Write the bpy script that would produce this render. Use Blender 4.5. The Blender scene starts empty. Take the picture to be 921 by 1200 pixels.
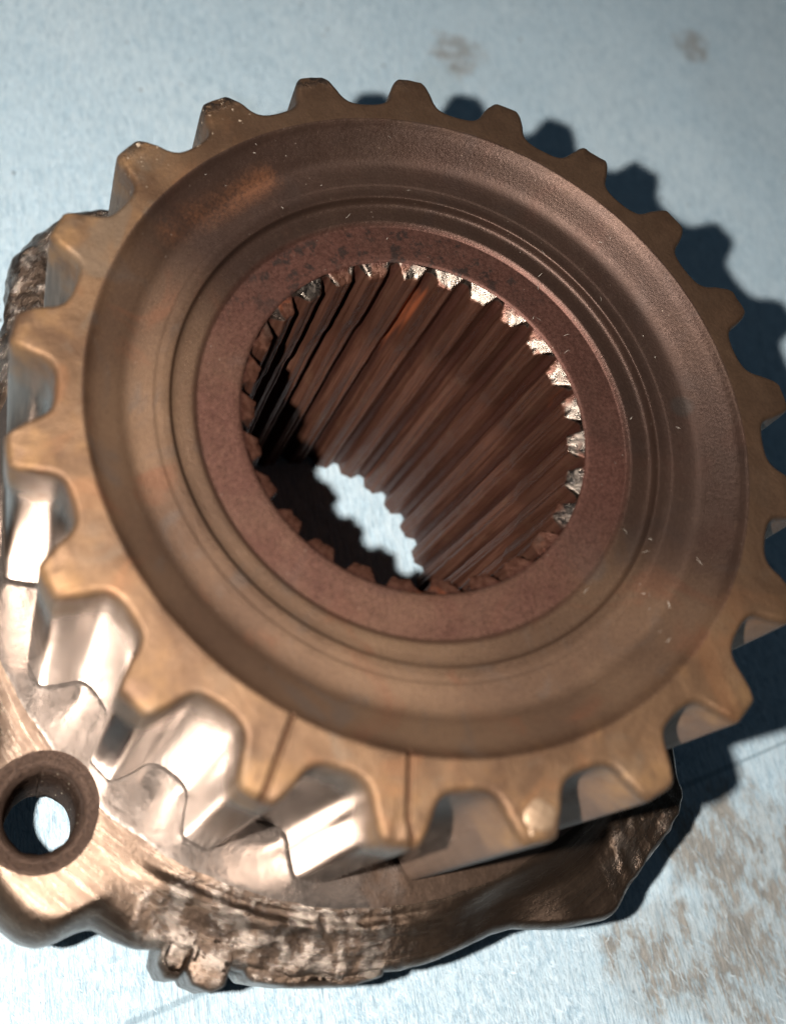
import bpy, math, random
import numpy as np
from mathutils import Matrix, Vector

# ------------------------------------------------------------------ scale
S = 0.0025          # one modelling unit = 2.5 mm
ZB = 16.8           # height of the gear's upper face above the cloth, in units
PI = math.pi
rng = random.Random(4)
scene = bpy.context.scene
C = scene.collection

# ------------------------------------------------------------------ camera
cam_d = bpy.data.cameras.new("camera")
cam = bpy.data.objects.new("camera", cam_d)
C.objects.link(cam)
right = Vector((-0.186994, -0.9445929, 0.26977303))
up = Vector((0.85318174, -0.02003657, 0.52122879))
back = Vector((-0.48694369, 0.32763208, 0.80965614))
loc = Vector((-12.00904278, 11.80308762, 26.40763025 + ZB)) * S
m = Matrix((right, up, back)).transposed().to_4x4()
m.translation = loc
cam.matrix_world = m
cam_d.sensor_fit = 'VERTICAL'
cam_d.sensor_width = 36 * 921 / 1200
cam_d.sensor_height = 36
cam_d.lens = 1343.07 / 1200 * 36
cam_d.shift_x = (460.5 - 434.897) / 1200
cam_d.shift_y = (315.468 - 600) / 1200
cam_d.clip_start = 0.002
cam_d.clip_end = 20
cam_d.dof.use_dof = True
cam_d.dof.focus_distance = 36.5 * S
cam_d.dof.aperture_fstop = 31.0
scene.camera = cam

# ------------------------------------------------------------------ world
w = bpy.data.worlds.new("World")
scene.world = w
w.use_nodes = True
wn = w.node_tree
bg = wn.nodes['Background']
tc = wn.nodes.new('ShaderNodeTexCoord')
dp = wn.nodes.new('ShaderNodeVectorMath'); dp.operation = 'DOT_PRODUCT'
dp.inputs[1].default_value = (0.80, 0.25, 0.50)
wn.links.new(tc.outputs['Generated'], dp.inputs[0])
cr = wn.nodes.new('ShaderNodeValToRGB')
cr.color_ramp.elements[0].position = 0.0
cr.color_ramp.elements[0].color = (0.016, 0.020, 0.026, 1)
cr.color_ramp.elements[1].position = 1.0
cr.color_ramp.elements[1].color = (0.062, 0.092, 0.120, 1)
wn.links.new(dp.outputs['Value'], cr.inputs[0])
wn.links.new(cr.outputs[0], bg.inputs[0])
bg.inputs[1].default_value = 1.0

# ------------------------------------------------------------------ lamp: the small hard light right beside the camera
ld = bpy.data.lights.new("camera_flash", 'POINT')
ld.energy = 1.42
ld.shadow_soft_size = 0.38 * S
ld.color = (1.0, 0.955, 0.90)
lo = bpy.data.objects.new("camera_flash", ld)
C.objects.link(lo)
lo.location = Vector((-11.15, 16.90, 27.0 + ZB)) * S

scene.view_settings.view_transform = 'Standard'
scene.view_settings.look = 'None'
scene.view_settings.exposure = 0.0
scene.view_settings.gamma = 1.0
scene.cycles.use_denoising = True
scene.cycles.max_bounces = 6
scene.cycles.caustics_reflective = False
scene.cycles.caustics_refractive = False


# ------------------------------------------------------------------ numeric noise
def _hash(i, j, k, seed):
    n = (i * 374761393 + j * 668265263 + k * 2147483647 + seed * 1274126177) & 0xFFFFFFFF
    n = ((n ^ (n >> 13)) * 1274126177) & 0xFFFFFFFF
    n = n ^ (n >> 16)
    return (n & 0xFFFFFF) / float(0xFFFFFF)


def vnoise(P, scale=1.0, seed=0):
    P = np.asarray(P, float) * scale
    I = np.floor(P).astype(np.int64)
    F = P - I
    F = F * F * (3 - 2 * F)
    o = 0
    for a in (0, 1):
        for b in (0, 1):
            for c in (0, 1):
                wgt = ((F[..., 0] if a else 1 - F[..., 0]) * (F[..., 1] if b else 1 - F[..., 1])
                       * (F[..., 2] if c else 1 - F[..., 2]))
                o = o + wgt * _hash(I[..., 0] + a, I[..., 1] + b, I[..., 2] + c, seed)
    return o * 2 - 1


def fbm(P, scale=1.0, octaves=3, seed=0):
    o, amp, tot = 0, 1.0, 0
    for k in range(octaves):
        o = o + amp * vnoise(P, scale * 2.03 ** k, seed + k * 17)
        tot += amp
        amp *= 0.5
    return o / tot


def sstep(a, b, x):
    t = np.clip((x - a) / (b - a), 0, 1)
    return t * t * (3 - 2 * t)


# ------------------------------------------------------------------ mesh helpers
def mesh_object(name, verts, faces, material, parent=None, normals=None, smooth=True):
    me = bpy.data.meshes.new(name)
    v = np.array(verts, float)
    v = (v + np.array([0, 0, ZB])) * S
    me.from_pydata(v.tolist(), [], [tuple(int(i) for i in f) for f in faces])
    me.update()
    if smooth:
        me.polygons.foreach_set('use_smooth', [True] * len(me.polygons))
    if normals is not None:
        me.normals_split_custom_set_from_vertices([tuple(n) for n in normals])
    me.materials.append(material)
    o = bpy.data.objects.new(name, me)
    C.objects.link(o)
    if parent is not None:
        o.parent = parent
    return o


def grid_faces(ni, nj, wrap=False, flip=False, off=0):
    f = []
    for i in range(ni if wrap else ni - 1):
        i2 = (i + 1) % ni
        for j in range(nj - 1):
            q = (off + i * nj + j, off + i2 * nj + j, off + i2 * nj + j + 1, off + i * nj + j + 1)
            f.append(q[::-1] if flip else q)
    return f


def grid_normals(P, wrap=True, sign=1):
    """smooth unit normals of a grid P[i, j, 3]; i wraps round the axis"""
    if wrap:
        di = np.roll(P, -1, 0) - np.roll(P, 1, 0)
    else:
        di = np.gradient(P, axis=0)
    dj = np.gradient(P, axis=1)
    n = np.cross(di, dj) * sign
    return n / (np.linalg.norm(n, axis=2, keepdims=True) + 1e-12)


def tube(name, pts, r, material, parent=None, n=8):
    pts = np.array(pts, float)
    V, F = [], []
    T = np.gradient(pts, axis=0)
    for i, (p, t) in enumerate(zip(pts, T)):
        t = t / np.linalg.norm(t)
        a = np.cross(t, [0, 0, 1.0]) if abs(t[2]) < 0.9 else np.cross(t, [1.0, 0, 0])
        a /= np.linalg.norm(a)
        b = np.cross(t, a)
        rr = r if np.isscalar(r) else r[i]
        for k in range(n):
            th = 2 * PI * k / n
            V.append(p + rr * (a * math.cos(th) + b * math.sin(th)))
    for i in range(len(pts) - 1):
        for k in range(n):
            F.append((i * n + k, i * n + (k + 1) % n, (i + 1) * n + (k + 1) % n, (i + 1) * n + k))
    F.append(tuple(range(n))[::-1])
    F.append(tuple((len(pts) - 1) * n + k for k in range(n)))
    return mesh_object(name, V, F, material, parent)


# ------------------------------------------------------------------ material helper
class Mat:
    def __init__(self, name):
        self.m = bpy.data.materials.new(name)
        self.m.use_nodes = True
        self.t = self.m.node_tree
        self.b = self.t.nodes['Principled BSDF']
        co = self.t.nodes.new('ShaderNodeTexCoord')
        sc = self.t.nodes.new('ShaderNodeVectorMath'); sc.operation = 'MULTIPLY_ADD'
        sc.inputs[1].default_value = (1 / S,) * 3
        sc.inputs[2].default_value = (0, 0, -ZB)
        self.t.links.new(co.outputs['Object'], sc.inputs[0])
        self.P = sc.outputs[0]
        sp = self.t.nodes.new('ShaderNodeSeparateXYZ')
        self.t.links.new(self.P, sp.inputs[0])
        self.x, self.y, self.z = sp.outputs
        self.r = self.math('SQRT', self.math('ADD', self.math('MULTIPLY', self.x, self.x),
                                             self.math('MULTIPLY', self.y, self.y)))

    def _in(self, sock, v):
        if isinstance(v, bpy.types.NodeSocket):
            self.t.links.new(v, sock)
        elif v is not None:
            if isinstance(v, (tuple, list)) and len(v) == 3 and sock.type == 'RGBA':
                v = (*v, 1)
            sock.default_value = v

    def math(self, op, a, b=None, c=None, clamp=False):
        n = self.t.nodes.new('ShaderNodeMath'); n.operation = op; n.use_clamp = clamp
        self._in(n.inputs[0], a); self._in(n.inputs[1], b)
        if c is not None:
            self._in(n.inputs[2], c)
        return n.outputs[0]

    def ramp(self, v, a, b, lo=0.0, hi=1.0):
        n = self.t.nodes.new('ShaderNodeMapRange'); n.interpolation_type = 'SMOOTHSTEP'
        self._in(n.inputs[0], v)
        n.inputs[1].default_value = a; n.inputs[2].default_value = b
        n.inputs[3].default_value = lo; n.inputs[4].default_value = hi
        return n.outputs[0]

    def noise(self, scale, detail=4, rough=0.55, vec=None, distort=0.0, stretch=None):
        vec = vec or self.P
        if stretch:
            mp = self.t.nodes.new('ShaderNodeMapping')
            mp.inputs['Rotation'].default_value = (0, 0, stretch[0])
            mp.inputs['Scale'].default_value = stretch[1]
            mp.vector_type = 'TEXTURE' if False else 'POINT'
            self.t.links.new(vec, mp.inputs[0]); vec = mp.outputs[0]
        n = self.t.nodes.new('ShaderNodeTexNoise')
        n.inputs['Scale'].default_value = scale
        n.inputs['Detail'].default_value = detail
        n.inputs['Roughness'].default_value = rough
        n.inputs['Distortion'].default_value = distort
        self.t.links.new(vec, n.inputs['Vector'])
        return n.outputs[0]

    def voronoi(self, scale, feature='F1'):
        n = self.t.nodes.new('ShaderNodeTexVoronoi'); n.feature = feature
        n.inputs['Scale'].default_value = scale
        self.t.links.new(self.P, n.inputs['Vector'])
        return n.outputs[0]

    def combine(self, x, y, z):
        n = self.t.nodes.new('ShaderNodeCombineXYZ')
        self._in(n.inputs[0], x); self._in(n.inputs[1], y); self._in(n.inputs[2], z)
        return n.outputs[0]

    def mix(self, f, a, b):
        n = self.t.nodes.new('ShaderNodeMix'); n.data_type = 'RGBA'
        self._in(n.inputs[0], f); self._in(n.inputs[6], a); self._in(n.inputs[7], b)
        return n.outputs[2]

    def seg(self, a, b, width, soft):
        """1 inside a line from a to b (units, XY), 0 outside"""
        ax, ay = a; dx, dy = b[0] - a[0], b[1] - a[1]; L2 = dx * dx + dy * dy
        px = self.math('SUBTRACT', self.x, ax); py = self.math('SUBTRACT', self.y, ay)
        t = self.math('DIVIDE', self.math('ADD', self.math('MULTIPLY', px, dx), self.math('MULTIPLY', py, dy)), L2, clamp=True)
        ex = self.math('SUBTRACT', px, self.math('MULTIPLY', t, dx))
        ey = self.math('SUBTRACT', py, self.math('MULTIPLY', t, dy))
        d = self.math('SQRT', self.math('ADD', self.math('MULTIPLY', ex, ex), self.math('MULTIPLY', ey, ey)))
        return self.ramp(d, width, width + soft, 1, 0)

    def blob(self, c, rad, wob=None):
        px = self.math('SUBTRACT', self.x, c[0]); py = self.math('SUBTRACT', self.y, c[1])
        d = self.math('SQRT', self.math('ADD', self.math('MULTIPLY', px, px), self.math('MULTIPLY', py, py)))
        if wob is not None:
            d = self.math('ADD', d, self.math('MULTIPLY', self.math('SUBTRACT', wob, 0.5), rad * 1.6))
        return self.ramp(d, rad * 0.5, rad, 1, 0)

    def maxi(self, *a):
        o = a[0]
        for k in a[1:]:
            o = self.math('MAXIMUM', o, k)
        return o

    def bump(self, h, strength, dist, prev=None):
        n = self.t.nodes.new('ShaderNodeBump')
        n.inputs['Strength'].default_value = strength
        n.inputs['Distance'].default_value = dist * S
        self._in(n.inputs['Height'], h)
        if prev is not None:
            self.t.links.new(prev, n.inputs['Normal'])
        return n.outputs[0]

    def out(self, color, metallic, rough, normal=None, spec=None):
        self._in(self.b.inputs['Base Color'], color)
        self._in(self.b.inputs['Metallic'], metallic)
        self._in(self.b.inputs['Roughness'], rough)
        if normal is not None:
            self._in(self.b.inputs['Normal'], normal)
        if spec is not None:
            self._in(self.b.inputs['Specular IOR Level'], spec)
        return self.m


def turned_vec(M):
    """coordinates that stay constant round the axis: rings left by the lathe"""
    return M.combine(M.r, M.math('MULTIPLY', M.z, 0.4), 0.0)


# ---- oxidised turned upper face and web
def make_face_material():
    M = Mat('oxidised_face')
    n1 = M.noise(0.35, 5, 0.6, distort=0.6)
    n2 = M.noise(1.3, 6, 0.6)
    n3 = M.noise(9.0, 6, 0.7)
    dust = M.noise(2.6, 8, 0.75)
    rings = M.noise(14.0, 3, 0.6, vec=turned_vec(M))
    col = M.mix(M.ramp(n1, 0.35, 0.68), (0.082, 0.047, 0.030), (0.165, 0.101, 0.063))
    col = M.mix(M.ramp(n2, 0.50, 0.80, 0, 0.35), col, (0.230, 0.122, 0.050))
    # grey brown dished web, ochre tooth ring
    web = M.math('MULTIPLY', M.ramp(M.r, 9.3, 8.9), 0.88)
    col = M.mix(web, col, M.mix(M.ramp(M.noise(0.22, 2, 0.4), 0.35, 0.65), (0.112, 0.070, 0.048), (0.185, 0.118, 0.076)))
    tint = M.noise(0.42, 4, 0.55, distort=1.2)
    col = M.mix(M.ramp(tint, 0.54, 0.68, 0, 0.65), col, (0.165, 0.078, 0.047))
    col = M.mix(M.ramp(tint, 0.46, 0.34, 0, 0.55), col, (0.112, 0.092, 0.080))
    # sooty stain at the web's upper right, widened to paint in flash falloff
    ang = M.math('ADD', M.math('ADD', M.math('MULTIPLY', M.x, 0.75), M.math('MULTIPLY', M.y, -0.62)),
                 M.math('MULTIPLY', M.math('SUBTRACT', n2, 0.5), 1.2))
    soot_falloff = M.math('MULTIPLY', M.ramp(ang, -2.2, 0.8), M.ramp(M.r, 9.9, 9.2))
    col = M.mix(M.math('MULTIPLY', soot_falloff, 0.90), col, M.mix(M.noise(0.5, 2, 0.4), (0.026, 0.018, 0.016), (0.044, 0.025, 0.020)))
    # rust smear beside it and red rust round the bore
    smear = M.math('MULTIPLY', M.seg((5.6, 6.6), (7.6, 3.4), 0.02, 0.62), M.ramp(M.math('ADD', n1, M.math('MULTIPLY', n3, 0.4)), 0.60, 0.85, 0.1, 0.8))
    col = M.mix(M.math('MULTIPLY', smear, M.ramp(n3, 0.3, 0.6, 0.3, 0.8)), col, (0.20, 0.085, 0.042))
    red = M.math('MULTIPLY', M.ramp(M.r, 6.5, 6.2), M.ramp(n1, 0.30, 0.62, 0.65, 0.95))
    col = M.mix(red, col, M.mix(M.ramp(n3, 0.35, 0.65), (0.062, 0.027, 0.021), (0.102, 0.046, 0.036)))
    blk = M.math('MULTIPLY', M.math('MULTIPLY', M.ramp(M.r, 6.4, 6.1), M.ramp(M.x, 2.6, 4.6)), M.ramp(M.noise(2.2, 7, 0.7), 0.5, 0.6))
    col = M.mix(blk, col, (0.03, 0.02, 0.018))
    col = M.mix(M.ramp(n3, 0.5, 0.75, 0, 0.3), col, (0.055, 0.036, 0.028))
    col = M.mix(M.ramp(dust, 0.60, 0.78, 0, 0.22), col, (0.22, 0.145, 0.088))
    grain = M.noise(20, 4, 0.8)
    col = M.mix(M.ramp(grain, 0.50, 0.68, 0, 0.55), col, (0.040, 0.024, 0.018))
    col = M.mix(M.math('MULTIPLY', M.ramp(grain, 0.46, 0.34, 0, 0.30), M.math('SUBTRACT', 1.0, M.math('MULTIPLY', soot_falloff, 0.8))), col, (0.26, 0.165, 0.100))
    arcs = M.noise(7.0, 5, 0.75, vec=M.combine(M.math('MULTIPLY', M.math('ARCTAN2', M.y, M.x), 0.9), M.math('MULTIPLY', M.r, 2.4), 0.0))
    col = M.mix(M.ramp(arcs, 0.54, 0.70, 0, 0.40), col, (0.055, 0.032, 0.023))
    # two dark radial scratches at the lower edge, spot stain at right
    cut = M.maxi(M.seg((-7.72, 5.26), (-9.4, 6.25), 0.004, 0.10), M.seg((-8.86, 2.70), (-10.2, 3.05), 0.004, 0.10), M.seg((-10.2, 3.05), (-11.2, 3.0), 0.004, 0.09))
    col = M.mix(M.math('MULTIPLY', cut, M.ramp(n3, 0.35, 0.6, 0.15, 0.75)), col, (0.085, 0.036, 0.020))
    spot = M.blob((-0.6, -8.0), 0.42)
    col = M.mix(M.math('MULTIPLY', spot, 0.6), col, (0.04, 0.035, 0.032))
    # bright nicks
    speck = M.math('MULTIPLY', M.ramp(M.voronoi(4.3), 0.10, 0.03), M.ramp(M.noise(1.3, 2), 0.55, 0.64))
    col = M.mix(speck, col, (0.38, 0.31, 0.26))
    rough = M.math('ADD', M.ramp(n2, 0.3, 0.7, 0.46, 0.53), M.math('MULTIPLY', M.math('SUBTRACT', n3, 0.5), 0.40))
    rough = M.math('SUBTRACT', rough, M.math('MULTIPLY', speck, 0.2))
    burn = M.maxi(M.math('MULTIPLY', M.ramp(M.r, 8.25, 8.45), M.ramp(M.r, 9.5, 9.2)), M.math('MULTIPLY', M.ramp(M.r, 6.2, 6.35), M.ramp(M.r, 7.4, 7.2)))
    rough = M.math('SUBTRACT', rough, M.math('MULTIPLY', burn, 0.15))
    b = M.bump(rings, 0.15, 0.03)
    b = M.bump(n3, 0.30, 0.05, b)
    b = M.bump(M.noise(30, 5, 0.8), 0.5, 0.018, b)
    b = M.bump(M.math('SUBTRACT', 1.0, cut), 0.9, 0.12, b)
    hs = M.t.nodes.new('ShaderNodeMix'); hs.data_type = 'RGBA'; hs.blend_type = 'MULTIPLY'
    hs.inputs[0].default_value = 1.0
    M._in(hs.inputs[6], col); hs.inputs[7].default_value = (0.80, 0.745, 0.70, 1)
    return M.out(hs.outputs[2], 0.66, rough, b, 0.22)


# ---- teeth: same oxide on the upper face, worn steel down the flanks
def make_tooth_material():
    M = Mat('tooth_steel')
    n1 = M.noise(0.35, 5, 0.6, distort=0.6)
    n2 = M.noise(1.3, 6, 0.6)
    n3 = M.noise(9.0, 6, 0.7)
    dust = M.noise(2.6, 8, 0.75)
    col = M.mix(M.ramp(n1, 0.35, 0.68), (0.082, 0.047, 0.030), (0.165, 0.101, 0.063))
    col = M.mix(M.ramp(n2, 0.50, 0.80, 0, 0.35), col, (0.230, 0.122, 0.050))
    col = M.mix(M.ramp(n3, 0.5, 0.75, 0, 0.3), col, (0.055, 0.036, 0.028))
    col = M.mix(M.ramp(dust, 0.60, 0.78, 0, 0.22), col, (0.22, 0.145, 0.088))
    grain = M.noise(20, 4, 0.8)
    col = M.mix(M.ramp(grain, 0.50, 0.68, 0, 0.50), col, (0.045, 0.027, 0.018))
    mott = M.noise(1.9, 7, 0.75)
    col = M.mix(M.ramp(mott, 0.50, 0.66, 0, 0.45), col, (0.085, 0.048, 0.030))
    tint = M.noise(0.42, 4, 0.55, distort=1.2)
    col = M.mix(M.ramp(tint, 0.54, 0.68, 0, 0.5), col, (0.175, 0.085, 0.045))
    col = M.mix(M.ramp(tint, 0.46, 0.34, 0, 0.5), col, (0.125, 0.100, 0.082))
    # ochre on the tooth tops
    col = M.mix(M.math('MULTIPLY', M.ramp(M.r, 9.9, 10.9), M.ramp(n2, 0.40, 0.65, 0.0, 0.5)), col, (0.225, 0.135, 0.070))
    dk = M.ramp(M.math('ADD', M.math('SUBTRACT', M.math('MULTIPLY', M.x, 0.55), M.math('MULTIPLY', M.y, 0.70)), M.math('MULTIPLY', M.math('SUBTRACT', n2, 0.5), 5.0)), -2.0, 4.5)  # darker towards upper right: flash falloff put into the colour
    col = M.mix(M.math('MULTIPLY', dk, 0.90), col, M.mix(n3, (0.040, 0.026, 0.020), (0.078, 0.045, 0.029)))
    # black pitted grease on the uppermost tips
    pit = M.math('MULTIPLY', M.math('MULTIPLY', M.ramp(M.r, 10.55, 10.95), M.ramp(M.x, 7.0, 9.0)), M.ramp(M.noise(2.8, 7, 0.7), 0.45, 0.55))
    pit = M.math('MULTIPLY', pit, M.ramp(M.y, -2.0, 0.5))
    col = M.mix(pit, col, (0.022, 0.016, 0.014))
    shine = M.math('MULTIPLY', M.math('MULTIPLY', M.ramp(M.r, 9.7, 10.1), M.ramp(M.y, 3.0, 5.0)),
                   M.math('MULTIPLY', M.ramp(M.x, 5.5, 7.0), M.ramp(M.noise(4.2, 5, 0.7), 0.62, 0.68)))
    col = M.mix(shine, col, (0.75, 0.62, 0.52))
    cut = M.maxi(M.seg((-7.72, 5.26), (-9.4, 6.25), 0.004, 0.10), M.seg((-8.86, 2.70), (-10.2, 3.05), 0.004, 0.10), M.seg((-10.2, 3.05), (-11.2, 3.0), 0.004, 0.09))
    cut = M.math('MULTIPLY', cut, M.ramp(M.z, -0.5, -0.2))
    col = M.mix(M.math('MULTIPLY', cut, M.ramp(n3, 0.35, 0.6, 0.15, 0.75)), col, (0.085, 0.036, 0.020))
    side = M.ramp(M.math('ADD', M.z, M.math('MULTIPLY', M.math('SUBTRACT', n2, 0.5), 1.6)), -0.10, -2.6)
    vstreak = M.noise(2.0, 5, 0.6, stretch=(0, (3.2, 3.2, 0.35)))
    steel = M.mix(M.ramp(vstreak, 0.35, 0.7), (0.10, 0.077, 0.062), (0.165, 0.132, 0.108))
    steel = M.mix(M.ramp(n2, 0.55, 0.78, 0, 0.55), steel, (0.17, 0.10, 0.06))
    # contact line above the flange is darker brown
    foot = M.ramp(M.math('ADD', M.z, M.math('MULTIPLY', M.math('SUBTRACT', n2, 0.5), 0.5)), -8.35, -8.60)
    steel = M.mix(M.math('MULTIPLY', foot, 0.85), steel, (0.075, 0.042, 0.027))
    # flanks towards the right of the ring stay browner
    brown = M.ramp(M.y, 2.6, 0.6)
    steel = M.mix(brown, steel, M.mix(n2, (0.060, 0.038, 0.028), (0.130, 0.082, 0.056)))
    col = M.mix(side, col, steel)
    met = M.math('SUBTRACT', M.math('ADD', 0.62, M.math('MULTIPLY', side, 0.36)), M.math('MULTIPLY', M.math('MULTIPLY', M.maxi(side, M.ramp(M.z, -0.2, -0.5)), M.maxi(brown, foot)), 0.85))
    rt = M.math('ADD', M.ramp(n2, 0.3, 0.7, 0.47, 0.62), M.math('MULTIPLY', M.math('SUBTRACT', n3, 0.5), 0.25))
    rs = M.math('ADD', M.ramp(vstreak, 0.3, 0.7, 0.12, 0.19), M.math('MULTIPLY', M.maxi(brown, M.ramp(M.x, 0.0, 4.0)), 0.42))
    rough = M.mix(side, M.combine(rt, rt, rt), M.combine(rs, rs, rs))
    sp = M.t.nodes.new('ShaderNodeSeparateColor'); M.t.links.new(rough, sp.inputs[0])
    topk = M.math('SUBTRACT', 1.0, M.math('MULTIPLY', side, 0.8))
    b = M.bump(M.math('MULTIPLY', n3, topk), 0.35, 0.055)
    b = M.bump(M.math('MULTIPLY', M.noise(28, 4, 0.7), topk), 0.3, 0.018, b)
    b = M.bump(vstreak, 0.12, 0.03, b)
    b = M.bump(pit, 0.9, 0.08, b)
    b = M.bump(M.math('SUBTRACT', 1.0, cut), 0.9, 0.12, b)
    hs = M.t.nodes.new('ShaderNodeMix'); hs.data_type = 'RGBA'; hs.blend_type = 'MULTIPLY'
    M._in(hs.inputs[0], M.math('SUBTRACT', 1.0, side))
    M._in(hs.inputs[6], col); hs.inputs[7].default_value = (0.84, 0.79, 0.69, 1)
    return M.out(hs.outputs[2], met, sp.outputs[0], b, 0.22)


def make_spline_material():
    M = Mat('rusty_spline')
    n2 = M.noise(1.4, 6, 0.65)
    n3 = M.noise(8.0, 6, 0.7)
    st = M.noise(1.0, 6, 0.7, vec=M.combine(M.math('MULTIPLY', M.x, 5.5), M.math('MULTIPLY', M.y, 5.5), M.math('MULTIPLY', M.z, 0.12)))
    col = M.mix(M.ramp(st, 0.38, 0.62), (0.108, 0.042, 0.026), (0.160, 0.069, 0.044))
    col = M.mix(M.ramp(n2, 0.50, 0.75, 0, 0.5), col, (0.185, 0.098, 0.058))
    # wet black band at the top
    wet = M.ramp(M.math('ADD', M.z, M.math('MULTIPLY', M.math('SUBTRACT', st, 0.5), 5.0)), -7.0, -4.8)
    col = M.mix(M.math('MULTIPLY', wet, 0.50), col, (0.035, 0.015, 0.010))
    # orange streaks in some valleys
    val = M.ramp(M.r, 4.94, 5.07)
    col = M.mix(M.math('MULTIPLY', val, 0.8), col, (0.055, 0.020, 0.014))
    ov = M.math('MULTIPLY', M.ramp(M.noise(0.9, 3, 0.5, stretch=(0, (1.0, 1.0, 0.15))), 0.62, 0.72), M.ramp(M.r, 4.78, 4.95))
    col = M.mix(M.math('MULTIPLY', ov, 0.8), col, (0.36, 0.10, 0.04))
    # shiny chamfer at the mouth
    lip = M.math('MULTIPLY', M.ramp(M.z, -1.90, -1.80), M.math('MULTIPLY', M.ramp(n3, 0.20, 0.28), M.math('MULTIPLY', M.ramp(M.noise(1.1, 2, 0.5), 0.45, 0.53), M.ramp(M.math('SUBTRACT', M.math('MULTIPLY', M.x, 0.7), M.math('MULTIPLY', M.y, 0.7)), -1.2, 0.6))))
    col = M.mix(M.math('MULTIPLY', lip, 0.85), col, (0.21, 0.175, 0.145))
    met = M.math('ADD', 0.68, M.math('MULTIPLY', lip, 0.5))
    rough = M.math('SUBTRACT', M.ramp(st, 0.35, 0.65, 0.34, 0.58), M.math('ADD', M.math('MULTIPLY', wet, 0.10), M.math('MULTIPLY', lip, 0.04)))
    b = M.bump(st, 0.6, 0.05)
    b = M.bump(n3, 0.4, 0.05, b)
    b = M.bump(M.noise(24, 4, 0.7), 0.35, 0.02, b)
    return M.out(col, met, rough, b)


def make_polished_material():
    M = Mat('polished_flange_steel')
    n2 = M.noise(1.1, 6, 0.6)
    n3 = M.noise(8.0, 6, 0.7)
    rings = M.noise(10.0, 3, 0.6, vec=turned_vec(M))
    col = M.mix(n2, (0.19, 0.150, 0.125), (0.27, 0.215, 0.182))
    stain = M.math('MULTIPLY', M.ramp(M.noise(0.9, 5, 0.6), 0.48, 0.66), M.ramp(M.y, 5.5, 2.0))
    col = M.mix(M.math('MULTIPLY', stain, 0.6), col, (0.09, 0.056, 0.040))
    pits = M.math('MULTIPLY', M.ramp(M.noise(5.5, 6, 0.8), 0.68, 0.76), 0.6)
    col = M.mix(pits, col, (0.18, 0.10, 0.07))
    right_part = M.ramp(M.math('ADD', M.y, M.math('MULTIPLY', M.math('SUBTRACT', n2, 0.5), 3.0)), 1.8, 0.6)
    col = M.mix(M.math('MULTIPLY', right_part, 0.9), col, (0.135, 0.082, 0.055))
    rough = M.math('ADD', M.ramp(n3, 0.3, 0.7, 0.19, 0.25), M.math('MULTIPLY', M.maxi(stain, right_part), 0.12))
    b = M.bump(rings, 0.08, 0.02)
    b = M.bump(n3, 0.12, 0.02, b)
    b = M.bump(n2, 0.35, 0.07, b)
    return M.out(col, 0.92, rough, b)


def make_cast_material(name='rough_casting', tone=1.0):
    M = Mat(name)
    n1 = M.noise(0.45, 5, 0.6, distort=0.8)
    n2 = M.noise(1.5, 8, 0.65)
    n3 = M.noise(6.0, 8, 0.7)
    t = tone
    # polar coordinates: scrapes that run round the rim
    a = M.math('ARCTAN2', M.y, M.x)
    pol = M.combine(M.math('MULTIPLY', a, 2.6), M.math('MULTIPLY', M.r, 2.6), M.math('MULTIPLY', M.z, 1.6))
    scr = M.noise(2.6, 7, 0.7, vec=pol)
    col = M.mix(M.ramp(n1, 0.35, 0.66), (0.055 * t, 0.035 * t, 0.024 * t), (0.105 * t, 0.069 * t, 0.047 * t))
    col = M.mix(M.ramp(scr, 0.48, 0.62, 0, 0.45), col, (0.17 * t, 0.122 * t, 0.090 * t))
    col = M.mix(M.ramp(n3, 0.50, 0.66, 0, 0.6), col, (0.045, 0.030, 0.022))
    grit = M.maxi(M.blob((-11.6, 4.6), 2.6, n1), M.blob((-12.4, 2.2), 2.0, n1), M.blob((-10.9, 7.0), 1.3, n1), M.math('MULTIPLY', M.blob((-11.6, -8.0), 2.3, n1), 0.8),
                  M.ramp(M.x, 4.0, 6.0))
    col = M.mix(M.math('MULTIPLY', grit, M.ramp(n2, 0.42, 0.60, 0.0, 0.6)), col, M.mix(M.ramp(n2, 0.44, 0.62), (0.07, 0.058, 0.055), (0.40, 0.33, 0.275)))
    col = M.mix(M.ramp(M.y, 0.5, -4.0, 0, 0.55), col, (0.050, 0.032, 0.022))  # colour darkened to the right, standing in for the weaker flash
    gl = M.math('MULTIPLY', grit, M.ramp(n2, 0.45, 0.55))
    rough = M.math('SUBTRACT', M.ramp(scr, 0.35, 0.65, 0.40, 0.24), M.math('MULTIPLY', gl, 0.08))
    b = M.bump(scr, 0.3, 0.035)
    b = M.bump(M.math('MULTIPLY', n2, M.math('ADD', 0.25, grit)), 0.7, 0.13, b)
    b = M.bump(M.math('MULTIPLY', n3, M.math('ADD', 0.25, grit)), 0.4, 0.035, b)
    b = M.bump(M.noise(22, 5, 0.75), 0.45, 0.02, b)
    return M.out(col, 0.88, rough, b)


def make_hole_material():
    M = Mat('brown_hole_steel')
    n2 = M.noise(1.6, 6, 0.65)
    n3 = M.noise(9.0, 6, 0.7)
    col = M.mix(n2, (0.062, 0.037, 0.026), (0.125, 0.075, 0.052))
    col = M.mix(M.ramp(n3, 0.45, 0.65, 0, 0.7), col, (0.035, 0.02, 0.015))
    glint = M.math('MULTIPLY', M.ramp(M.voronoi(6.5), 0.22, 0.10), M.math('MULTIPLY', M.ramp(M.z, -9.5, -9.8), M.ramp(n2, 0.45, 0.6)))
    col = M.mix(glint, col, (0.7, 0.6, 0.45))
    b = M.bump(n3, 0.9, 0.10)
    b = M.bump(M.noise(26, 4, 0.7), 0.7, 0.03, b)
    return M.out(col, 0.7, 0.5, b)


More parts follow.
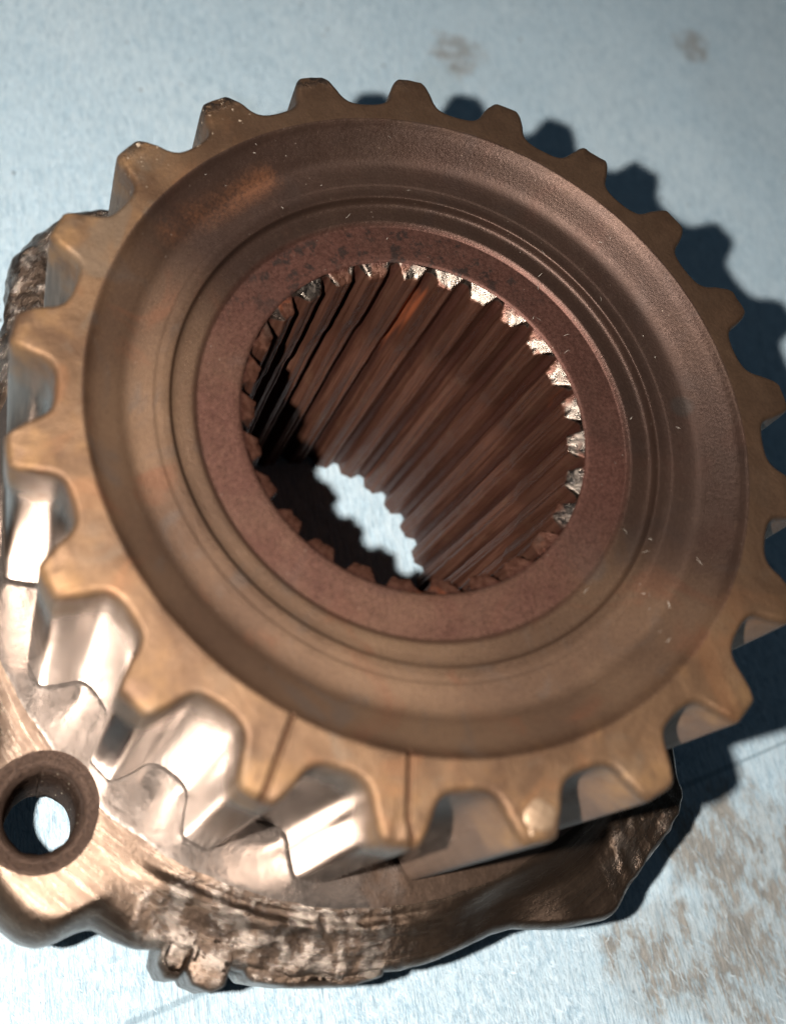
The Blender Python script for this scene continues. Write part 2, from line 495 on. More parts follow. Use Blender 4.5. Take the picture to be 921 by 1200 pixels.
def make_towel_material():
    M = Mat('blue_shop_towel')
    ang = math.atan2(-0.31, -0.95)
    fib = M.noise(9.0, 6, 0.75, stretch=(-ang, (0.13, 1.0, 1.0)))
    fib2 = M.noise(15.0, 4, 0.7, stretch=(-ang + 0.35, (0.10, 1.0, 1.0)))
    big = M.noise(0.16, 4, 0.5)
    mid = M.noise(0.8, 5, 0.6)
    fine = M.noise(30, 4, 0.7)
    grain = M.noise(13.0, 5, 0.8, stretch=(-ang, (0.22, 1.0, 1.0)))
    col = M.mix(M.ramp(big, 0.35, 0.65), (0.53, 0.67, 0.75), (0.59, 0.715, 0.78))
    col = M.mix(M.ramp(fib, 0.40, 0.62, 0.0, 0.6), col, (0.70, 0.79, 0.83))
    col = M.mix(M.ramp(fib2, 0.48, 0.64, 0.0, 0.65), col, (0.25, 0.38, 0.47))
    col = M.mix(M.ramp(grain, 0.52, 0.70, 0.0, 0.45), col, (0.22, 0.31, 0.37))
    col = M.mix(M.ramp(mid, 0.45, 0.75, 0, 0.25), col, (0.38, 0.53, 0.62))
    # rusty oil stains
    s1 = M.maxi(M.blob((-12.2, -14.4), 3.0, mid), M.blob((-14.6, -9.9), 1.6, mid), M.blob((-15.2, -12.3), 2.6, mid),
                M.blob((-16.3, -15.4), 3.4, mid), M.blob((-15.9, -10.2), 1.3, mid), M.blob((-13.0, -17.0), 3.4, mid), M.blob((-11.2, -13.2), 1.6, mid))
    brk = M.ramp(M.math('ADD', M.noise(0.75, 7, 0.7, stretch=(-ang, (0.6, 1.0, 1.0))), M.math('MULTIPLY', M.math('SUBTRACT', fib, 0.5), 0.5)), 0.40, 0.56)
    stain = M.math('MULTIPLY', s1, brk)
    soft = M.math('MULTIPLY', s1, 0.30)
    s2 = M.math('MULTIPLY', M.math('MULTIPLY', M.maxi(M.blob((28.1, -13.7), 1.9, mid), M.blob((29.4, -29.2), 1.6, mid)), M.ramp(M.noise(1.1, 2, 0.5), 0.30, 0.60, 0.3, 1.0)), 0.6)
    s3 = M.math('MULTIPLY', M.maxi(M.blob((23.7, -0.7), 1.3, mid), M.blob((26.0, -12.0), 1.8, mid)), 0.22)
    col = M.mix(M.maxi(M.math('MULTIPLY', stain, 0.80), soft), col, M.mix(M.ramp(fib, 0.35, 0.65), (0.14, 0.105, 0.072), (0.32, 0.265, 0.205)))
    col = M.mix(s2, col, (0.26, 0.20, 0.15))
    col = M.mix(s3, col, (0.36, 0.42, 0.42))
    crease = M.maxi(M.seg((-13.27, 7.73), (-9.26, -16.74), 0.04, 0.12), M.seg((-9.26, -16.74), (-7.0, -30.0), 0.015, 0.10))
    col = M.mix(M.math('MULTIPLY', crease, 0.55), col, (0.17, 0.25, 0.30))
    specks = M.ramp(M.voronoi(0.55), 0.065, 0.03)
    col = M.mix(M.math('MULTIPLY', specks, 0.75), col, (0.08, 0.07, 0.07))
    b = M.bump(fib, 0.9, 0.12)
    b = M.bump(grain, 0.9, 0.07, b)
    b = M.bump(fine, 0.5, 0.04, b)
    return M.out(col, 0.0, 0.95, b, 0.15)


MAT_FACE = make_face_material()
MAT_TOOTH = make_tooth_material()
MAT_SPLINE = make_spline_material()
MAT_POL = make_polished_material()
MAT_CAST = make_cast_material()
MAT_HOLE = make_hole_material()
MAT_TOWEL = make_towel_material()
M = Mat('pale_burr')
MAT_BURR = M.out(M.mix(M.noise(6.0), (0.16, 0.10, 0.06), (0.26, 0.175, 0.11)), 0.6, 0.5, M.bump(M.noise(8.0), 0.4, 0.04))


# ------------------------------------------------------------------ the towel (surface everything rests on)
def build_towel():
    n = 260
    xs = np.linspace(-55, 75, n)
    ys = np.linspace(-85, 60, n)
    X, Y = np.meshgrid(xs, ys, indexing='ij')
    P = np.stack([X, Y, 0 * X], 2)
    flat = sstep(13, 26, np.hypot(X, Y))
    Z = -ZB - 0.02 + flat * (fbm(P, 0.07, 3, 3) * 0.35) - 0.35 * flat
    P[..., 2] = Z
    V = P.reshape(-1, 3).tolist()
    F = grid_faces(n, n)
    nb = len(V)
    t = 0.12
    V += (P.reshape(-1, 3) - np.array([0, 0, t])).tolist()
    F += [tuple(i + nb for i in f[::-1]) for f in grid_faces(n, n)]
    rim = [i * n for i in range(n)] + [(n - 1) * n + j for j in range(1, n)] + [i * n + n - 1 for i in range(n - 2, -1, -1)] + [j for j in range(n - 2, 0, -1)]
    for a, b in zip(rim, rim[1:] + rim[:1]):
        F.append((a, a + nb, b + nb, b))
    o = mesh_object('shop_towel', V, F, MAT_TOWEL)
    o['label'] = "light blue fibrous shop towel with rusty oil stains spread under the gear"
    o['category'] = "towel"
    return o


build_towel()

# ------------------------------------------------------------------ the gear assembly: one thing
root = bpy.data.objects.new('splined_gear', None)
C.objects.link(root)
root['label'] = "rusty brown steel gear with splined bore, fixed on a rough lobed flange"
root['category'] = "gear"
root.empty_display_size = 0.01

NT = 21          # teeth
NU = 72          # samples round one pitch
PITCH = 2 * PI / NT
HG = 8.92        # height of the toothed ring

# half tooth outline (fraction of pitch, radius), crest to root
half = [(0.0, 11.20), (0.05, 11.20), (0.09, 11.198), (0.118, 11.18), (0.138, 11.125), (0.156, 11.04), (0.176, 10.91), (0.198, 10.75),
        (0.222, 10.58),
        (0.247, 10.36), (0.278, 10.20), (0.320, 10.095), (0.375, 10.035), (0.44, 10.005), (0.50, 10.0)]


def smooth_profile(pts, n):
    p = np.array(pts, float)
    q = np.stack([p[:, 1] * np.sin(p[:, 0] * PITCH), p[:, 1] * np.cos(p[:, 0] * PITCH)], 1)
    ext = np.vstack([[-q[1][0], q[1][1]], q, [0, 0]])
    a = -(PITCH / 2)
    mirror = 2 * PITCH / 2
    l = q[-2]
    th = math.atan2(l[0], l[1]); rr = np.hypot(*l)
    th2 = PITCH - th
    ext[-1] = [rr * math.sin(th2), rr * math.cos(th2)]
    out = []
    for i in range(1, len(ext) - 2):
        p0, p1, p2, p3 = ext[i - 1:i + 3]
        for t in np.linspace(0, 1, 12, endpoint=False):
            out.append(0.5 * ((2 * p1) + (-p0 + p2) * t + (2 * p0 - 5 * p1 + 4 * p2 - p3) * t * t + (-p0 + 3 * p1 - 3 * p2 + p3) * t ** 3))
    out.append(ext[-2])
    out = np.array(out)
    d = np.r_[0, np.cumsum(np.linalg.norm(np.diff(out, axis=0), axis=1))]
    s = np.linspace(0, d[-1], n + 1)
    return np.stack([np.interp(s, d, out[:, 0]), np.interp(s, d, out[:, 1])], 1)


hp = smooth_profile(half, NU // 2)                     # crest -> root, NU/2+1 points
full = np.vstack([np.stack([-hp[::-1][:, 0], hp[::-1][:, 1]], 1), hp[1:]])   # root -> crest -> root, NU+1 points
full = full[:-1]                                       # drop duplicate of the next tooth's first
# full in (tangential clockwise, radial). Tooth k centre at angle -PITCH*(k-.5)
ring = []
for k in range(NT):
    ac = -PITCH * (k - 0.5)
    for tx, ry in full:
        a = ac - math.atan2(tx, ry)
        rr = math.hypot(tx, ry)
        ring.append((rr * math.cos(a), rr * math.sin(a)))
ring = np.array(ring)                                  # clockwise list, NT*NU points
NR = len(ring)
tan = np.roll(ring, -1, 0) - np.roll(ring, 1, 0)
tan /= np.linalg.norm(tan, axis=1, keepdims=True)
nrm = np.stack([-tan[:, 1], tan[:, 0]], 1)             # outward for a clockwise loop
if (nrm * ring).sum() < 0:
    nrm = -nrm
ang = np.unwrap(np.arctan2(ring[:, 1], ring[:, 0]))
unit = np.stack([np.cos(ang), np.sin(ang)], 1)

# web profile (radius, z) from the bore lip outwards to r = 9.35
web = [(5.075, -1.62), (5.12, -1.575), (5.18, -1.555), (5.35, -1.54), (5.7, -1.53), (6.0, -1.51), (6.24, -1.50), (6.28, -1.495), (6.33, -1.45), (6.38, -1.40),
       (6.42, -1.378), (6.45, -1.37), (6.55, -1.36), (6.75, -1.35), (6.88, -1.335), (6.95, -1.31), (7.00, -1.27), (7.03, -1.19), (7.045, -1.09), (7.06, -1.01), (7.10, -0.985),
       (7.2, -0.975), (7.44, -0.955), (7.48, -0.94), (7.52, -0.927), (7.8, -0.905), (8.0, -0.88), (8.15, -0.845), (8.26, -0.79), (8.34, -0.725), (8.42, -0.66), (8.52, -0.595),
       (8.7, -0.49), (8.9, -0.375), (9.05, -0.28), (9.15, -0.20), (9.22, -0.12), (9.27, -0.06), (9.31, -0.018), (9.36, 0.0)]
wp = np.array(web)
ii = np.arange(len(wp))
jj = np.linspace(0, len(wp) - 1, (len(wp) - 1) * 2 + 1)
wr, wz = np.interp(jj, ii, wp[:, 0]), np.interp(jj, ii, wp[:, 1])

cols = []
for r_, z_ in zip(wr, wz):
    cols.append(np.c_[unit * r_, np.full(NR, z_)])
nweb = len(cols)
# flat tooth face: from r=9.36 circle to outline inset
inner = unit * 9.36
inset = ring - nrm * 0.16
for t in np.linspace(0, 1, 9)[1:]:
    xy = inner * (1 - t) + inset * t
    cols.append(np.c_[xy, np.full(NR, 0.0)])
for d, z_ in ((0.115, -0.012), (0.07, -0.045), (0.03, -0.10), (0.008, -0.18), (0.0, -0.26)):
    cols.append(np.c_[ring - nrm * d, np.full(NR, z_)])
for z_ in np.linspace(-0.26, -HG + 0.28, 24)[1:]:
    cols.append(np.c_[ring, np.full(NR, z_)])
for d, z_ in ((0.015, -HG + 0.22), (0.06, -HG + 0.15), (0.14, -HG + 0.09), (0.30, -HG + 0.06)):
    cols.append(np.c_[ring - nrm * d, np.full(NR, z_)])
G = np.stack(cols, 1)                                  # [NR, NJ, 3]
NJ = G.shape[1]
# wear: low dents and a wavy edge
N0 = grid_normals(G, True, 1)
if N0[0, nweb + 3, 2] < 0:
    N0 = -N0
j_idx = np.arange(NJ)
rad = np.hypot(G[..., 0], G[..., 1])
edge = sstep(10.2, 11.0, rad)
amp = 0.010 + 0.016 * edge
amp = amp * np.where(rad < 9.3, 0.25, 1.0)
amp = amp * np.where(G[..., 2] < -0.3, 0.16, 1.0)
disp = fbm(G, 0.9, 3, 5) * amp * 1.3 + fbm(G, 3.5, 3, 9) * amp * 0.7
# chips along the upper edges of the teeth
chipz = np.exp(-(G[..., 2] / 0.28) ** 2) * edge
disp -= chipz * np.clip(fbm(G, 1.6, 2, 31) - 0.18, 0, 1) * 0.10
# tooth tips slumped where the hardened edge wore (they round over towards the crest)
G[..., 2] -= np.exp(-(G[..., 2] / 0.3) ** 2) * sstep(10.85, 11.25, rad) * 0.07
G = G + N0 * disp[..., None]
NG = grid_normals(G, True, 1)
if NG[0, nweb + 3, 2] < 0:
    NG = -NG

flip = False
# ---- gear face (web and dish) as one turned surface
P = G[:, :nweb]
fv = P.reshape(-1, 3); fn = NG[:, :nweb].reshape(-1, 3)
ff = grid_faces(NR, nweb, wrap=True)


def oriented(verts, faces, normals):
    a, b, c = (np.array(verts)[[f[k] for f in faces[:400]]] for k in (0, 1, 2))
    n = np.cross(b - a, c - a)
    s = (n * np.array(normals)[[f[0] for f in faces[:400]]]).sum()
    return faces if s > 0 else [f[::-1] for f in faces]


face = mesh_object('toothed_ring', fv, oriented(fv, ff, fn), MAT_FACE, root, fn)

# ---- the toothed rim: 21 teeth, each its own piece
rim_empty = None
for k in range(NT):
    idx = (np.arange(NU + 1) + k * NU) % NR
    P = G[idx][:, nweb - 1:]
    Nn = NG[idx][:, nweb - 1:]
    v = P.reshape(-1, 3); n_ = Nn.reshape(-1, 3)
    f = grid_faces(NU + 1, P.shape[1])
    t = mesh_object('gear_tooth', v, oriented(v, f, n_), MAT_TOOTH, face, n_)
    if k == 12:
        t['label'] = "tooth with a small pale burr at its corner"

# burr on the tip of the tooth at the bottom edge
def blob(name, c, rad, material, parent, seed, squash=(1, 1, 0.6), n=20, rough=0.25):
    V, F = [], []
    for i in range(n + 1):
        th = PI * i / n
        for j in range(2 * n):
            ph = PI * j / n
            V.append((math.sin(th) * math.cos(ph), math.sin(th) * math.sin(ph), math.cos(th)))
    V = np.array(V)
    V = V * (1 + rough * fbm(V, 1.7, 3, seed))[:, None]
    V = V * rad * np.array(squash) + np.array(c)
    for i in range(n):
        for j in range(2 * n):
            F.append((i * 2 * n + j, (i + 1) * 2 * n + j, (i + 1) * 2 * n + (j + 1) % (2 * n), i * 2 * n + (j + 1) % (2 * n)))
    return mesh_object(name, V, F, material, parent)


blob('burr', (-10.60, -0.05, -0.05), 0.44, MAT_BURR, face, 3, (0.85, 1.0, 0.22), rough=0.18)
blob('burr', (-10.92, 0.22, -0.16), 0.20, MAT_BURR, face, 8, (0.9, 1.0, 0.7), rough=0.2)

# ------------------------------------------------------------------ splined bore
NS = 27
US = 30
NV = 60
RV, RC = 5.08, 4.66            # valley and crest radius
zt, zb = -1.62, -ZB + 0.06
us = np.arange(US) / US        # 0..1 over one pitch, crest at 0.5
def spline_r(u):
    a = np.abs(u - 0.5)        # 0 at crest, .5 at valley
    return RC + (RV - RC) * sstep(0.19, 0.43, a) + 0.035 * np.exp(-((u - 0.56) / 0.035) ** 2)
zs = np.concatenate([np.array([-1.62, -1.67, -1.74, -1.84, -1.96, -2.10, -2.3, -2.5]), np.linspace(-2.7, zb, NV)])
TOT = NS * US
th_all = -2 * PI * np.arange(TOT) / TOT + math.radians(-4.0)
uu = np.tile(us, NS)
B = np.zeros((TOT, len(zs), 3))
for j, z_ in enumerate(zs):
    r_ = spline_r(uu)
    cham = 5.08 - (-1.62 - z_) * 1.9       # chamfer cone at the mouth
    r_ = np.maximum(r_, np.minimum(cham, 5.08))
    tw = math.radians(4.5) * (z_ - zt) / (zb - zt)
    a = th_all + tw
    B[:, j, 0] = r_ * np.cos(a); B[:, j, 1] = r_ * np.sin(a); B[:, j, 2] = z_
rr = np.hypot(B[..., 0], B[..., 1])
crest = 1 - sstep(4.7, 5.0, rr)
d = fbm(B * np.array([1, 1, 0.35]), 1.5, 3, 41) * 0.035 + fbm(B * np.array([1, 1, 0.5]), 4.0, 3, 47) * 0.022
# worn ledge: below z=-6 the crests are rubbed down slightly
ledge = sstep(-5.3, -5.9, B[..., 2] + fbm(B * np.array([1, 1, 0.2]), 1.1, 2, 51) * 1.2)
d = d + ledge * crest * 0.07 + np.exp(-((B[..., 2] + 1.75) / 0.35) ** 2) * fbm(B, 2.2, 2, 61) * 0.10
B[..., 0] *= (rr + d) / rr
B[..., 1] *= (rr + d) / rr
NB = grid_normals(B, True, 1)
if (NB[:, 30, :2] * B[:, 30, :2]).sum() > 0:
    NB = -NB
hubc = []
hu = np.stack([np.cos(np.arange(180) * PI / 90), np.sin(np.arange(180) * PI / 90)], 1)
for r_, z_ in ((7.15, -13.4), (7.15, -14.5), (7.15, -16.5), (7.1, -16.66), (6.95, -16.74), (5.3, -16.74), (5.22, -16.6), (5.22, -1.95)):
    hubc.append(np.c_[hu * r_, np.full(180, z_)])
hubG = np.stack(hubc, 1)
hub = mesh_object('hub', hubG.reshape(-1, 3), grid_faces(180, hubG.shape[1], wrap=True), MAT_CAST, root, smooth=False)
for k in range(NS):
    idx = (np.arange(US + 1) + k * US) % TOT
    v = B[idx].reshape(-1, 3); n_ = NB[idx].reshape(-1, 3)
    f = grid_faces(US + 1, len(zs))
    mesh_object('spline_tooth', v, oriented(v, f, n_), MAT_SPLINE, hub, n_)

# ------------------------------------------------------------------ flange
out_deg = [(0, 13.3), (20, 13.4), (27, 13.9), (31, 14.7), (35, 15.05), (40, 15.1), (45, 15.0), (49, 14.3), (54, 13.5), (60, 13.25), (80, 13.2), (100, 13.25),
           (110, 13.4), (116, 13.9), (121, 14.7), (126, 15.3), (130, 15.45), (132, 15.46), (134, 15.42), (136, 15.2), (137, 14.9), (138.2, 14.4), (139.5, 14.08),
           (141.5, 14.08), (144, 14.04), (146, 13.9), (148, 13.72), (152, 13.62), (156, 13.55), (161, 13.6), (168, 13.5), (175, 13.38), (183, 13.28), (190, 13.17),
           (193, 13.27), (197, 13.75), (201, 14.2), (204, 14.55), (205.5, 14.62), (207, 14.55), (210, 14.40), (214, 14.36), (218, 14.42), (221, 14.38), (223.5, 14.30), (225, 13.95),
           (229, 13.4), (240, 13.2), (270, 13.2), (290, 13.4), (297, 14.0), (303, 14.8), (309, 14.9), (315, 14.3), (322, 13.6), (335, 13.3), (360, 13.3)]
od = np.array(out_deg)
NA = 1080
th = np.arange(NA) / NA * 2 * PI
deg = np.degrees(th)
Rout = np.interp(deg, od[:, 0], od[:, 1])
ker = np.array([0.25, 0.5, 1, 0.5, 0.25]) / 2.5
Rout = np.convolve(np.r_[Rout[-2:], Rout, Rout[:2]], ker, 'valid')
ZT = -HG - 0.02
RP = 11.78                      # edge of the polished annulus
lobe = np.zeros(NA)
for c_, wd in ((38, 13), (130, 13), (210, 15), (306, 13)):
    dd = np.abs((deg - c_ + 180) % 360 - 180)
    lobe = np.maximum(lobe, 1 - sstep(wd * 0.6, wd * 1.25, dd))


def build_flange():
    nrad = 44
    P = []
    U = np.stack([np.cos(th), np.sin(th)], 1)
    # body surface outside the polished annulus
    for i, t in enumerate(np.linspace(0, 1, nrad)):
        tt = t ** 0.85
        r = RP * (1 - tt) + Rout * tt
        P.append([r, tt])
    cols = []
    for r, tt in P:
        span = Rout - RP
        fromedge = (Rout - r)
        # general fall away, flatter on the lobes
        z = ZT - 0.012 - (1 - lobe) * (0.55 * sstep(0.05, 1.0, np.full(NA, tt))) - lobe * 0.16 * tt
        # raised torn lip next to the polished ring (lower left)
        lipmask = sstep(138, 146, deg) * (1 - sstep(172, 184, deg))
        z = z + lipmask * 0.13 * np.exp(-((tt - 0.30) / 0.11) ** 2) - lipmask * 0.10 * np.exp(-((tt - 0.14) / 0.07) ** 2)
        z = z - 0.75 * sstep(180, 196, deg) * (1 - sstep(228, 240, deg)) * sstep(0.0, 0.5, np.full(NA, tt))
        # rounded shoulder
        rd = 0.26 + 0.40 * lobe * (deg < 160) + 0.3 * sstep(120, 128, deg) * (1 - sstep(146, 150, deg))
        e = np.clip(1 - fromedge / rd, 0, 1)
        z = z - (1 - np.sqrt(np.clip(1 - e ** 2, 0, 1))) * (0.5 + 1.1 * lobe * (deg < 160))
        cols.append(np.c_[U * r[:, None], z])
    zend = cols[-1][:, 2].copy()
    for s_, inset_ in ((0.03, 0.06), (0.07, 0.18), (0.15, 0.40), (0.35, 0.75), (0.70, 1.1), (1.0, 1.3)):
        zz = zend * (1 - s_) + (-13.6) * s_
        cols.append(np.c_[U * (Rout - inset_)[:, None], zz])
    for r in (12.3, 10.0, 8.0, 7.2):
        cols.append(np.c_[U * r, np.full(NA, -13.7)])
    cols.append(np.c_[U * 5.35, np.full(NA, -13.7)])
    cols.append(np.c_[U * 5.35, np.full(NA, ZT - 0.5)])
    G = np.stack(cols, 1)
    # casting roughness
    N = grid_normals(G, True, 1)
    if N[0, 3, 2] < 0:
        N = -N
    r = np.hypot(G[..., 0], G[..., 1])
    zz = G[..., 2]
    a = sstep(RP + 0.05, RP + 0.5, r) * (zz > -13.5)
    dg0 = np.broadcast_to(deg[:, None], r.shape)
    rough = fbm(G, 0.7, 2, 71) * 0.05 + (fbm(G, 2.6, 2, 77) * 0.045 + np.abs(fbm(G, 1.1, 2, 81)) * -0.13) * np.clip(sstep(143, 149, dg0) * (1 - sstep(172, 182, dg0)) + sstep(205, 211, dg0) * (1 - sstep(224, 230, dg0)) + (dg0 < 60), 0.12, 1)
    dg = np.broadcast_to(deg[:, None], r.shape)
    damaged = sstep(139, 147, dg) * (1 - sstep(186, 196, dg)) + sstep(196, 202, dg) * (1 - sstep(222, 230, dg)) * 0.9 + (dg < 60) * 1.0
    smoothl = sstep(118, 124, dg) * (1 - sstep(139, 143, dg))
    k = np.clip(0.35 + damaged * 0.9 - smoothl * 0.15, 0.2, 1.4)
    G = G + N * (rough * a * k)[..., None]
    v = G.reshape(-1, 3)
    nj_ = G.shape[1]
    f = grid_faces(NA, nj_, wrap=True) + [(i * nj_ + nj_ - 1, ((i + 1) % NA) * nj_ + nj_ - 1, ((i + 1) % NA) * nj_, i * nj_) for i in range(NA)]
    nn = N.reshape(-1, 3)
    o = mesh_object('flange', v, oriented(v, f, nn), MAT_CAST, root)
    return o


flange = build_flange()

# bolt hole cut through the flange's lower left lobe
HC = (-7.71, 10.33)
cut = bpy.data.meshes.new('cut')
cv, cf = [], []
nc = 96
prof = [(1.54, -7.9), (1.54, -9.5), (1.16, -9.9), (1.16, -14.4)]
for r, z in prof:
    for i in range(nc):
        a = 2 * PI * i / nc
        cv.append(((HC[0] + r * math.cos(a)) * S, (HC[1] + r * math.sin(a)) * S, (z + ZB) * S))
for j in range(len(prof) - 1):
    for i in range(nc):
        i2 = (i + 1) % nc
        cf.append((j * nc + i, (j + 1) * nc + i, (j + 1) * nc + i2, j * nc + i2))
cf.append(tuple(range(nc)))
cf.append(tuple((len(prof) - 1) * nc + i for i in range(nc))[::-1])
cut.from_pydata(cv, [], cf)
co = bpy.data.objects.new('cut', cut)
C.objects.link(co)


def boolean_cut(target):
    md = target.modifiers.new('hole', 'BOOLEAN')
    md.operation = 'DIFFERENCE'; md.solver = 'EXACT'; md.object = co
    dg = bpy.context.evaluated_depsgraph_get()
    me = bpy.data.meshes.new_from_object(target.evaluated_get(dg))
    target.modifiers.clear()
    old = target.data
    target.data = me
    me.name = old.name + '_cut'
    me.polygons.foreach_set('use_smooth', [True] * len(me.polygons))
    me.set_sharp_from_angle(angle=math.radians(48))


# ---- polished annulus under the teeth
def build_polished():
    U = np.stack([np.cos(th), np.sin(th)], 1)
    rs = [5.3, 7.0, 9.0, 9.6, 10.0] + list(np.linspace(10.3, 11.6, 14)) + [11.68, 11.74, 11.79, 11.80, 11.80, 5.3]
    zs_ = [ZT] * (5 + 14) + [ZT, ZT - 0.002, ZT - 0.006, ZT - 0.05, ZT - 0.30, ZT - 0.30]
    G = np.stack([np.c_[U * r, np.full(NA, z)] for r, z in zip(rs, zs_)], 1)
    wob = fbm(G, 0.9, 3, 91)
    rr_ = np.hypot(G[..., 0], G[..., 1])
    edge_ = sstep(11.5, 11.75, rr_)
    s = 1 + edge_ * (wob * 0.010 + fbm(G, 3.5, 3, 93) * 0.004)
    G[..., 0] *= s; G[..., 1] *= s
    G[..., 2] += fbm(G, 1.1, 2, 95) * 0.006 * (rr_ > 10)
    v = G.reshape(-1, 3)
    f = grid_faces(NA, G.shape[1], wrap=True)
    nn = np.tile([0, 0, 1.0], (len(v), 1))
    a = v[[q[0] for q in f]]
    f = oriented(v, f, nn)
    # close the inner edge
    nj = G.shape[1]
    for i in range(NA):
        i2 = (i + 1) % NA
        f.append((i * nj, i2 * nj, i2 * nj + nj - 1, i * nj + nj - 1))
    return mesh_object('polished_annulus', v, f, MAT_POL, flange)


pol = build_polished()
boolean_cut(flange)
boolean_cut(pol)
bpy.data.objects.remove(co)


# ---- countersunk hole lining with thread
def build_hole():
    prof = [(1.60, ZT - 0.14), (1.548, ZT - 0.03), (1.50, ZT - 0.05), (1.43, ZT - 0.10), (1.34, ZT - 0.16), (1.27, ZT - 0.23), (1.235, ZT - 0.23), (1.17, ZT - 0.29), (1.11, ZT - 0.40)]
    z = ZT - 0.5
    n = 0
    while z > -13.6:
        prof.append((1.00 if n % 2 else 1.075, z)); z -= 0.13; n += 1
    prof += [(1.05, -13.72), (1.3, -13.74)]
    nn = 128
    V = []
    for i in range(nn):
        a = 2 * PI * i / nn
        for j, (r, z) in enumerate(prof):
            zo = 0.13 * 2 * (i / nn) if 8 < j < len(prof) - 2 else 0
            V.append((HC[0] + r * math.cos(a), HC[1] + r * math.sin(a), z - zo))
    V = np.array(V)
    d = fbm(V, 3.5, 3, 101)
    V[:, 2] += d * 0.04
    V[:, 0] += d * 0.05 * np.sign(V[:, 0] - HC[0])
    F = grid_faces(nn, len(prof), wrap=True)
    nr = np.tile([0, 0, 1.0], (len(V), 1))
    a0 = V[[f[0] for f in F]]
    fl = oriented(V, [f for f in F if f[0] % len(prof) < 3] + F, nr)[len([f for f in F if f[0] % len(prof) < 3]):]
    return mesh_object('bolt_hole', V, fl, MAT_HOLE, flange)


build_hole()


# ---- the small tabs on the rim
def prism(name, poly, z0, z1, rnd, material, parent, seed, rough=0.05, tilt=0.0):
    """closed polygon (x, y) list, top z1, bottom z0, rounded upper edge"""
    p = np.array(poly, float)
    m_ = 160
    d_ = np.r_[0, np.cumsum(np.linalg.norm(np.diff(np.vstack([p, p[:1]]), axis=0), axis=1))]
    s_ = np.linspace(0, d_[-1], m_, endpoint=False)
    pc = np.vstack([p, p[:1]])
    q = np.stack([np.interp(s_, d_, pc[:, 0]), np.interp(s_, d_, pc[:, 1])], 1)
    for _ in range(3):
        q = (np.roll(q, 1, 0) + q * 2 + np.roll(q, -1, 0)) / 4
    c = q.mean(0)
    lv = []
    for t in (0.0, 0.3, 0.55, 0.75):
        lv.append(np.c_[c + (q - c) * t, np.full(m_, z1)])
    for a in np.linspace(0, PI / 2, 7):
        k = 1 - (rnd * (1 - math.sin(a)) / np.linalg.norm(q - c, axis=1)[:, None])
        lv.append(np.c_[c + (q - c) * k, np.full(m_, z1 - rnd * (1 - math.cos(a)))])
    for t in np.linspace(0, 1, 8)[1:]:
        lv.append(np.c_[q, np.full(m_, (z1 - rnd) * (1 - t) + z0 * t)])
    lv.append(np.c_[c + (q - c) * 0.02, np.full(m_, z0)])
    G = np.stack(lv, 1)
    rad_ = np.hypot(G[..., 0], G[..., 1])
    G[..., 2] -= tilt * (rad_ - 13.3) * (G[..., 2] > z0 + 0.01)
    N = grid_normals(G, True, 1)
    if N[0, 2, 2] < 0:
        N = -N
    G = G + N * ((fbm(G, 1.6, 3, seed) * rough + fbm(G, 5, 3, seed + 5) * rough * 0.6) * np.clip(np.abs(N[..., 2]) + 0.6, 0, 1))[..., None]
    v = G.reshape(-1, 3)
    f = grid_faces(m_, G.shape[1], wrap=True)
    return mesh_object(name, v, oriented(v, f, N.reshape(-1, 3)), material, parent)


def pol2(r, a):
    return (r * math.cos(math.radians(a)), r * math.sin(math.radians(a)))


prism('edge_tab', [pol2(12.9, 147.0), pol2(13.6, 147.2), pol2(14.05, 147.7), pol2(14.28, 149), pol2(14.2, 150.5), pol2(13.4, 151.3), pol2(12.9, 151)],
      -12.6, -9.52, 0.26, MAT_CAST, flange, 111, 0.02, 0.15)
prism('edge_tab', [pol2(12.9, 150.6), pol2(13.9, 150.6), pol2(14.2, 152), pol2(14.22, 154.2), pol2(14.0, 155.4), pol2(13.3, 155.8), pol2(12.9, 155)],
      -12.6, -9.46, 0.16, MAT_CAST, flange, 117, 0.035, 0.15)
prism('edge_tab', [pol2(12.6, 157.2), pol2(13.55, 157.2), pol2(13.74, 158.2), pol2(13.7, 163), pol2(13.6, 170), pol2(13.42, 174), pol2(12.8, 175), pol2(12.6, 166)],
      -12.4, -9.58, 0.18, MAT_CAST, flange, 123, 0.04, 0.25)


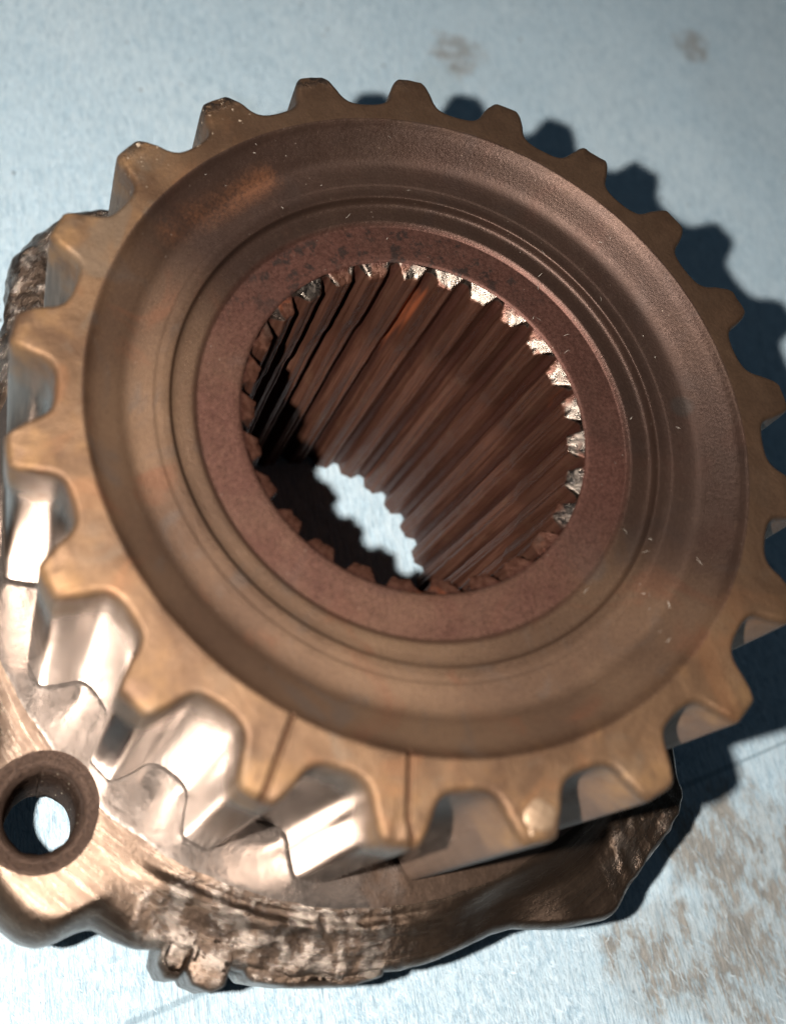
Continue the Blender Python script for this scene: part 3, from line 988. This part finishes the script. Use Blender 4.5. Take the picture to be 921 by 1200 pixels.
# ------------------------------------------------------------------ loose fibres: on the cloth and on the gear
def strands(name, roots, material, parent, lmin, lmax, width, ang0, spread, lift, seed, nseg=4):
    rg = np.random.RandomState(seed)
    V, F = [], []
    for (x, y, z) in roots:
        L = rg.uniform(lmin, lmax)
        a = ang0 + rg.normal(0, spread)
        k = rg.normal(0, 0.5)
        w_ = width * rg.uniform(0.5, 1.3)
        b = len(V)
        px, py = x, y
        for s in range(nseg + 1):
            t = s / nseg
            aa = a + k * t
            dx, dy = math.cos(aa), math.sin(aa)
            ww = w_ * (1 - 0.75 * abs(2 * t - 1))
            zz = z + lift * math.sin(PI * t) * rg.uniform(0.5, 1.2)
            V.append((px - dy * ww, py + dx * ww, zz)); V.append((px + dy * ww, py - dx * ww, zz + ww * 0.6))
            px += dx * L / nseg; py += dy * L / nseg
        for s in range(nseg):
            F.append((b + 2 * s, b + 2 * s + 1, b + 2 * s + 3, b + 2 * s + 2))
    return mesh_object(name, V, F, material, parent)


rg = np.random.RandomState(12)
pts = []
while len(pts) < 42000:
    x, y = rg.uniform(-22, 34), rg.uniform(-38, 16)
    if math.hypot(x, y) < 11 and rg.rand() < 0.7:
        continue
    if x > 0 and rg.rand() < 0.45:
        continue
    if abs((x + 13.27) - (7.73 - y) * 4.01 / 24.47) < 0.45:
        continue
    if x < -10 and y < -8 and rg.rand() < 0.7:
        continue
    flat = float(sstep(13, 26, math.hypot(x, y)))
    pts.append((x, y, flat))
pa = np.array(pts)
zz = -ZB - 0.02 + pa[:, 2] * (fbm(np.c_[pa[:, 0], pa[:, 1], 0 * pa[:, 0]], 0.07, 3, 3) * 0.35) - 0.35 * pa[:, 2] + 0.012
M = Mat('towel_fibre')
fn_ = M.noise(4.0, 2, 0.5)
MAT_FUZZ = M.out(M.mix(M.ramp(fn_, 0.4, 0.6), (0.30, 0.42, 0.50), (0.62, 0.71, 0.76)), 0.0, 0.9)
fz = strands('towel_fuzz', list(zip(pa[:, 0], pa[:, 1], zz)), MAT_FUZZ, bpy.data.objects['shop_towel'], 0.25, 0.9, 0.013,
             math.atan2(-0.31, -0.95), 0.28, 0.03, 5)
fz['kind'] = 'stuff'

M = Mat('pale_lint')
MAT_LINT = M.out((0.42, 0.36, 0.30), 0.0, 0.8)
pts = []
for _ in range(46):
    r, a = math.sqrt(rg.uniform(5.2 ** 2, 9.2 ** 2)), rg.uniform(-2.6, 0.7)
    z = float(np.interp(r, wr, wz)) + 0.02
    pts.append((r * math.cos(a), r * math.sin(a), z))
ln = strands('lint', pts, MAT_LINT, root, 0.05, 0.26, 0.0045, 0.0, 3.0, 0.02, 8, 5)
ln['kind'] = 'stuff'
